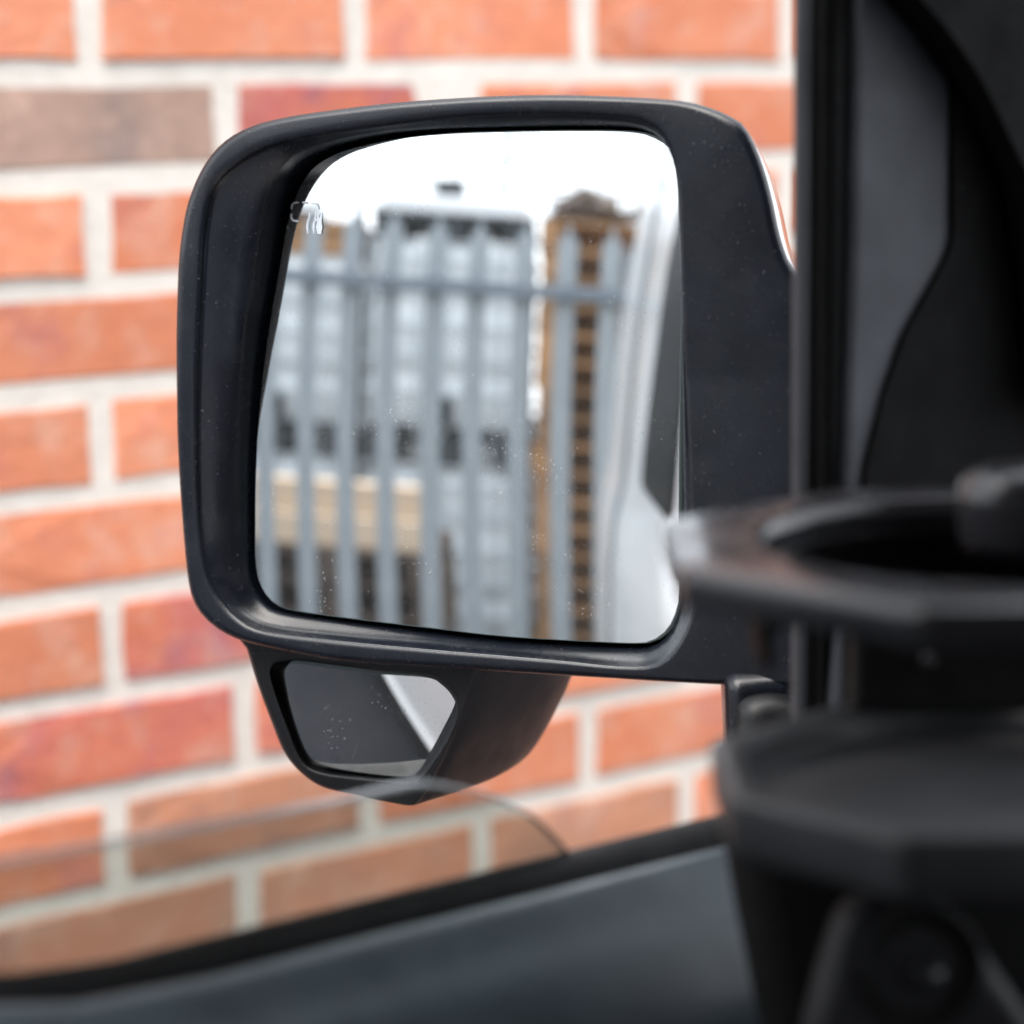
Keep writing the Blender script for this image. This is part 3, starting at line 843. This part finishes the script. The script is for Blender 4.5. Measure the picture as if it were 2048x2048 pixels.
def tank_stack():
    me = {}
    # bottle
    rows = []
    z0, z1 = .17, 1.13
    for s_, z in ((.90, z0), (1.0, z0 + .03), (1.0, .40), (.985, .42), (.985, .46), (1.0, .48), (1.0, .80), (.985, .82), (.985, .86), (1.0, .88), (1.0, z1 - .05), (.93, z1), (.3, z1 + .01)):
        rows.append([(p[0] * s_, p[1] * s_, z) for p in round_poly([(-.46, -.56), (.46, -.56), (.46, .56), (-.46, .56)], .12, 5)])
    return rows
_first = {}
def add_tank(x, y, z, label):
    root = empty('tank', (x, y, z), label, 'tank', 'white caged liquid tanks in the yard')
    if not _first:
        b = loft('bottle', [[(p[0] + x, p[1] + y, p[2] + z) for p in r] for r in tank_stack()], M['tank'], root, sub=1, cap0=True, cap1=True)
        mb = MB()
        for zz in (.20, .36, .53, .70, .87, 1.04, 1.14):
            for a_, b_ in (((-.48, .585), (.48, .585)), ((-.48, -.585), (.48, -.585)), ((-.48, -.585), (-.48, .585)), ((.48, -.585), (.48, .585))):
                mb.tube((x + a_[0], y + a_[1], z + zz), (x + b_[0], y + b_[1], z + zz), .009, 6)
        for xx in np.linspace(-.48, .48, 7):
            for yy in (-.585, .585): mb.tube((x + xx, y + yy, z + .14), (x + xx, y + yy, z + 1.15), .009, 6)
        for yy in np.linspace(-.4, .4, 5):
            for xx in (-.48, .48): mb.tube((x + xx, y + yy, z + .14), (x + xx, y + yy, z + 1.15), .009, 6)
        c = mb.build('cage', M['galv'], root)
        mb = MB()
        mb.box(x - .49, x + .49, y - .59, y + .59, z + .115, z + .145)
        for xx in (-.40, 0, .40):
            for yy in (-.5, 0, .5): mb.box(x + xx - .09, x + xx + .09, y + yy - .09, y + yy + .09, z + .02, z + .115)
        for xx in (-.40, 0, .40): mb.box(x + xx - .09, x + xx + .09, y - .59, y + .59, z + .002, z + .02)
        p = mb.build('pallet_base', M['black_base'], root)
        mb = MB(); mb.tube((x, y + .5, z + .24), (x, y + .66, z + .24), .05, 12); mb.box(x - .06, x + .06, y + .60, y + .63, z + .22, z + .34, .004)
        v = mb.build('valve', M['black_base'], root)
        mb = MB(); mb.tube((x, y, z + 1.13), (x, y, z + 1.16), .11, 16); l = mb.build('lid', M['black_base'], root)
        _first['p'] = [b, c, p, v, l]
    else:
        for s_ in _first['p']:
            o = s_.copy(); COL.objects.link(o); o.parent = root
    return root
TY = -6.62
add_tank(-1.50, TY, 0.0, 'white caged tank on the ground at the foot of the stack beside the tall pallets')
add_tank(-1.50, TY + .01, 1.165, 'white caged tank upper of the stack carrying the white wrapped load')

add_tank(-2.55, TY - .05, 0.0, 'white caged tank on the ground behind the dark pallets')
bt = add_tank(-2.55, TY - .06, 1.165, 'shorter white caged tank carrying the timber crate on its top'); bt.scale.z = .90
add_tank(-3.60, TY - .1, 0.0, 'white caged tank on the ground at the far outer end of the row')
add_tank(-3.60, TY - .1, 1.165, 'white caged tank upper of the far outer pair')

wl = empty('wrapped_load', (-1.5, TY, 2.33), 'white wrapped load on a black pallet on top of the tanks', 'load')
mb = MB(); mb.box(-1.98, -1.02, TY - .5, TY + .56, 2.43, 2.46)
for xx in (-1.90, -1.5, -1.10):
    for yy in (-.4, .05, .48): mb.box(xx - .07, xx + .07, TY + yy - .07, TY + yy + .07, 2.335, 2.43)
mb.build('pallet_base', M['black_base'], wl)
mb = MB(); mb.box(-1.95, -1.06, TY - .48, TY + .52, 2.461, 2.56, .02); mb.build('wrap', M['wrap'], wl)
mb = MB(); mb.box(-1.62, -1.46, TY + .2, TY + .5, 2.561, 2.65, .01); mb.build('lid_box', M['black_base'], wl)
ms = empty('mesh_screen', (-1.6, -7.6, 0), 'pale welded wire mesh screen standing high behind the tanks', 'mesh screen')
mb = MB()
for xx in np.arange(-3.0, .4, .17): mb.tube((xx, -7.6, 0.02), (xx, -7.6, 3.55), .015, 6)
for zz in np.arange(.1, 3.56, .17): mb.tube((-3.0, -7.59, zz), (.4, -7.59, zz), .015, 6)
mb.build('wire_mesh', M['galv'], ms)
for xx in (-3.02, -1.3, .42):
    mb = MB(); mb.box(xx - .03, xx + .03, -7.66, -7.61, 0, 3.6, .003); mb.build('post', M['galv'], ms)

def pallet_mesh(mat, w=1.2, d=1.0):
    mb = MB()
    for yy in np.linspace(-d / 2 + .05, d / 2 - .05, 6): mb.box(-w / 2, w / 2, yy - .045, yy + .045, .122, .144)
    mb.box(-w / 2, w / 2, -.02, .02, .001, .1215)
    for xx in (-w / 2 + .05, 0, w / 2 - .05):
        mb.box(xx - .05, xx + .05, -d / 2, d / 2, .100, .122)
        for yy in (-d / 2 + .07, 0, d / 2 - .07): mb.box(xx - .05, xx + .05, yy - .07, yy + .07, .022, .100)
        mb.box(xx - .05, xx + .05, -d / 2, d / 2, 0, .022)
    o = mb.build('wooden_pallet', mat)
    return o
p0 = pallet_mesh(M['wood']); me_p = p0.data; bpy.data.objects.remove(p0)
p0 = pallet_mesh(M['wood_dark'], 1.0, 1.0); me_d = p0.data; bpy.data.objects.remove(p0)
for i in range(17):
    o = bpy.data.objects.new('wooden_pallet', me_p); COL.objects.link(o)
    o.location = (-.36 + random.uniform(-.02, .02), -6.5 + random.uniform(-.03, .03), i * .1445)
    o.rotation_euler = (0, 0, random.uniform(-.02, .02))
    lab = 'brown wooden pallet in the tall stack between the tanks and the van'
    if i == 16: lab = 'topmost brown wooden pallet of the tall stack'
    tag(o, lab, 'pallet', 'brown pallets in the tall stack')
mb = MB()
bm = bmesh.new(); bmesh.ops.create_icosphere(bm, subdivisions=3, radius=1.0)
for v in bm.verts:
    d_ = 1 + .22 * math.sin(5 * v.co.x + 2) * math.sin(4 * v.co.y) + .12 * math.sin(9 * v.co.z + 3 * v.co.x)
    v.co = (-.72 + .20 * v.co.x * d_, -6.25 + .22 * v.co.y * d_, 2.54 + .105 * v.co.z * d_)
bm.verts.index_update()
mb.add([v.co[:] for v in bm.verts], [[v.index for v in f.verts] for f in bm.faces]); bm.free()
mb.tube((-.62, -6.2, 2.50), (-.42, -6.2, 2.54), .035, 8, .03)
mb.tube((-.43, -6.2, 2.53), (-.40, -6.2, 2.62), .032, 8, .02)
o = mb.build('sacking', M['wood_dark'], None); tag(o, 'dark bundled sacking heaped on the tall pallet stack', 'sacking')
for i in range(6):
    o = bpy.data.objects.new('wooden_pallet', me_d); COL.objects.link(o)
    o.location = (-1.90 + random.uniform(-.02, .02), -5.1 + random.uniform(-.03, .03), i * .1445)
    o.rotation_euler = (0, 0, random.uniform(-.03, .03))
    tag(o, 'dark weathered pallet in the low stack under the pale timber' if i < 5 else 'dark weathered pallet directly beneath the pale timber beams', 'pallet', 'dark pallets in the low stack')
for i, (x0, y0, z0, lab) in enumerate([(-1.90, -4.72, .87, 'pale sawn timber beam lying at the front of the low pallet stack'), (-1.92, -4.95, .87, 'pale sawn timber beam lying behind the front beam on the low stack'),
                                      (-1.93, -4.80, 1.005, 'pale sawn timber beam on top of the others on the low stack')]):
    mb = MB(); mb.box(x0 - .55, x0 + .50, y0 - .09, y0 + .09, z0, z0 + .13, .006)
    o = mb.build('timber_beam', M['wood_pale']); tag(o, lab, 'timber', 'pale beams on the low stack')
cr = empty('timber_crate', (-2.45, -6.6, 2.21), 'orange brown slatted timber crate on top of a white tank', 'crate')
for k in range(3):
    mb = MB(); mb.box(-2.80, -2.06, -6.2, -6.18, 2.225 + k * .062, 2.277 + k * .062); mb.build('slat', M['wood'], cr)
for xx in (-2.78, -2.42, -2.08):
    mb = MB(); mb.box(xx - .03, xx + .03, -6.235, -6.203, 2.212, 2.44); mb.build('batten', M['wood_dark'], cr)
mb = MB(); mb.box(-2.8, -2.06, -6.9, -6.24, 2.214, 2.40); mb.build('crate_body', M['wood_dark'], cr)
mb = MB(); mb.box(-2.60, -2.36, -6.7, -6.26, 2.402, 2.47, .02); mb.build('lid', M['black_base'], cr)
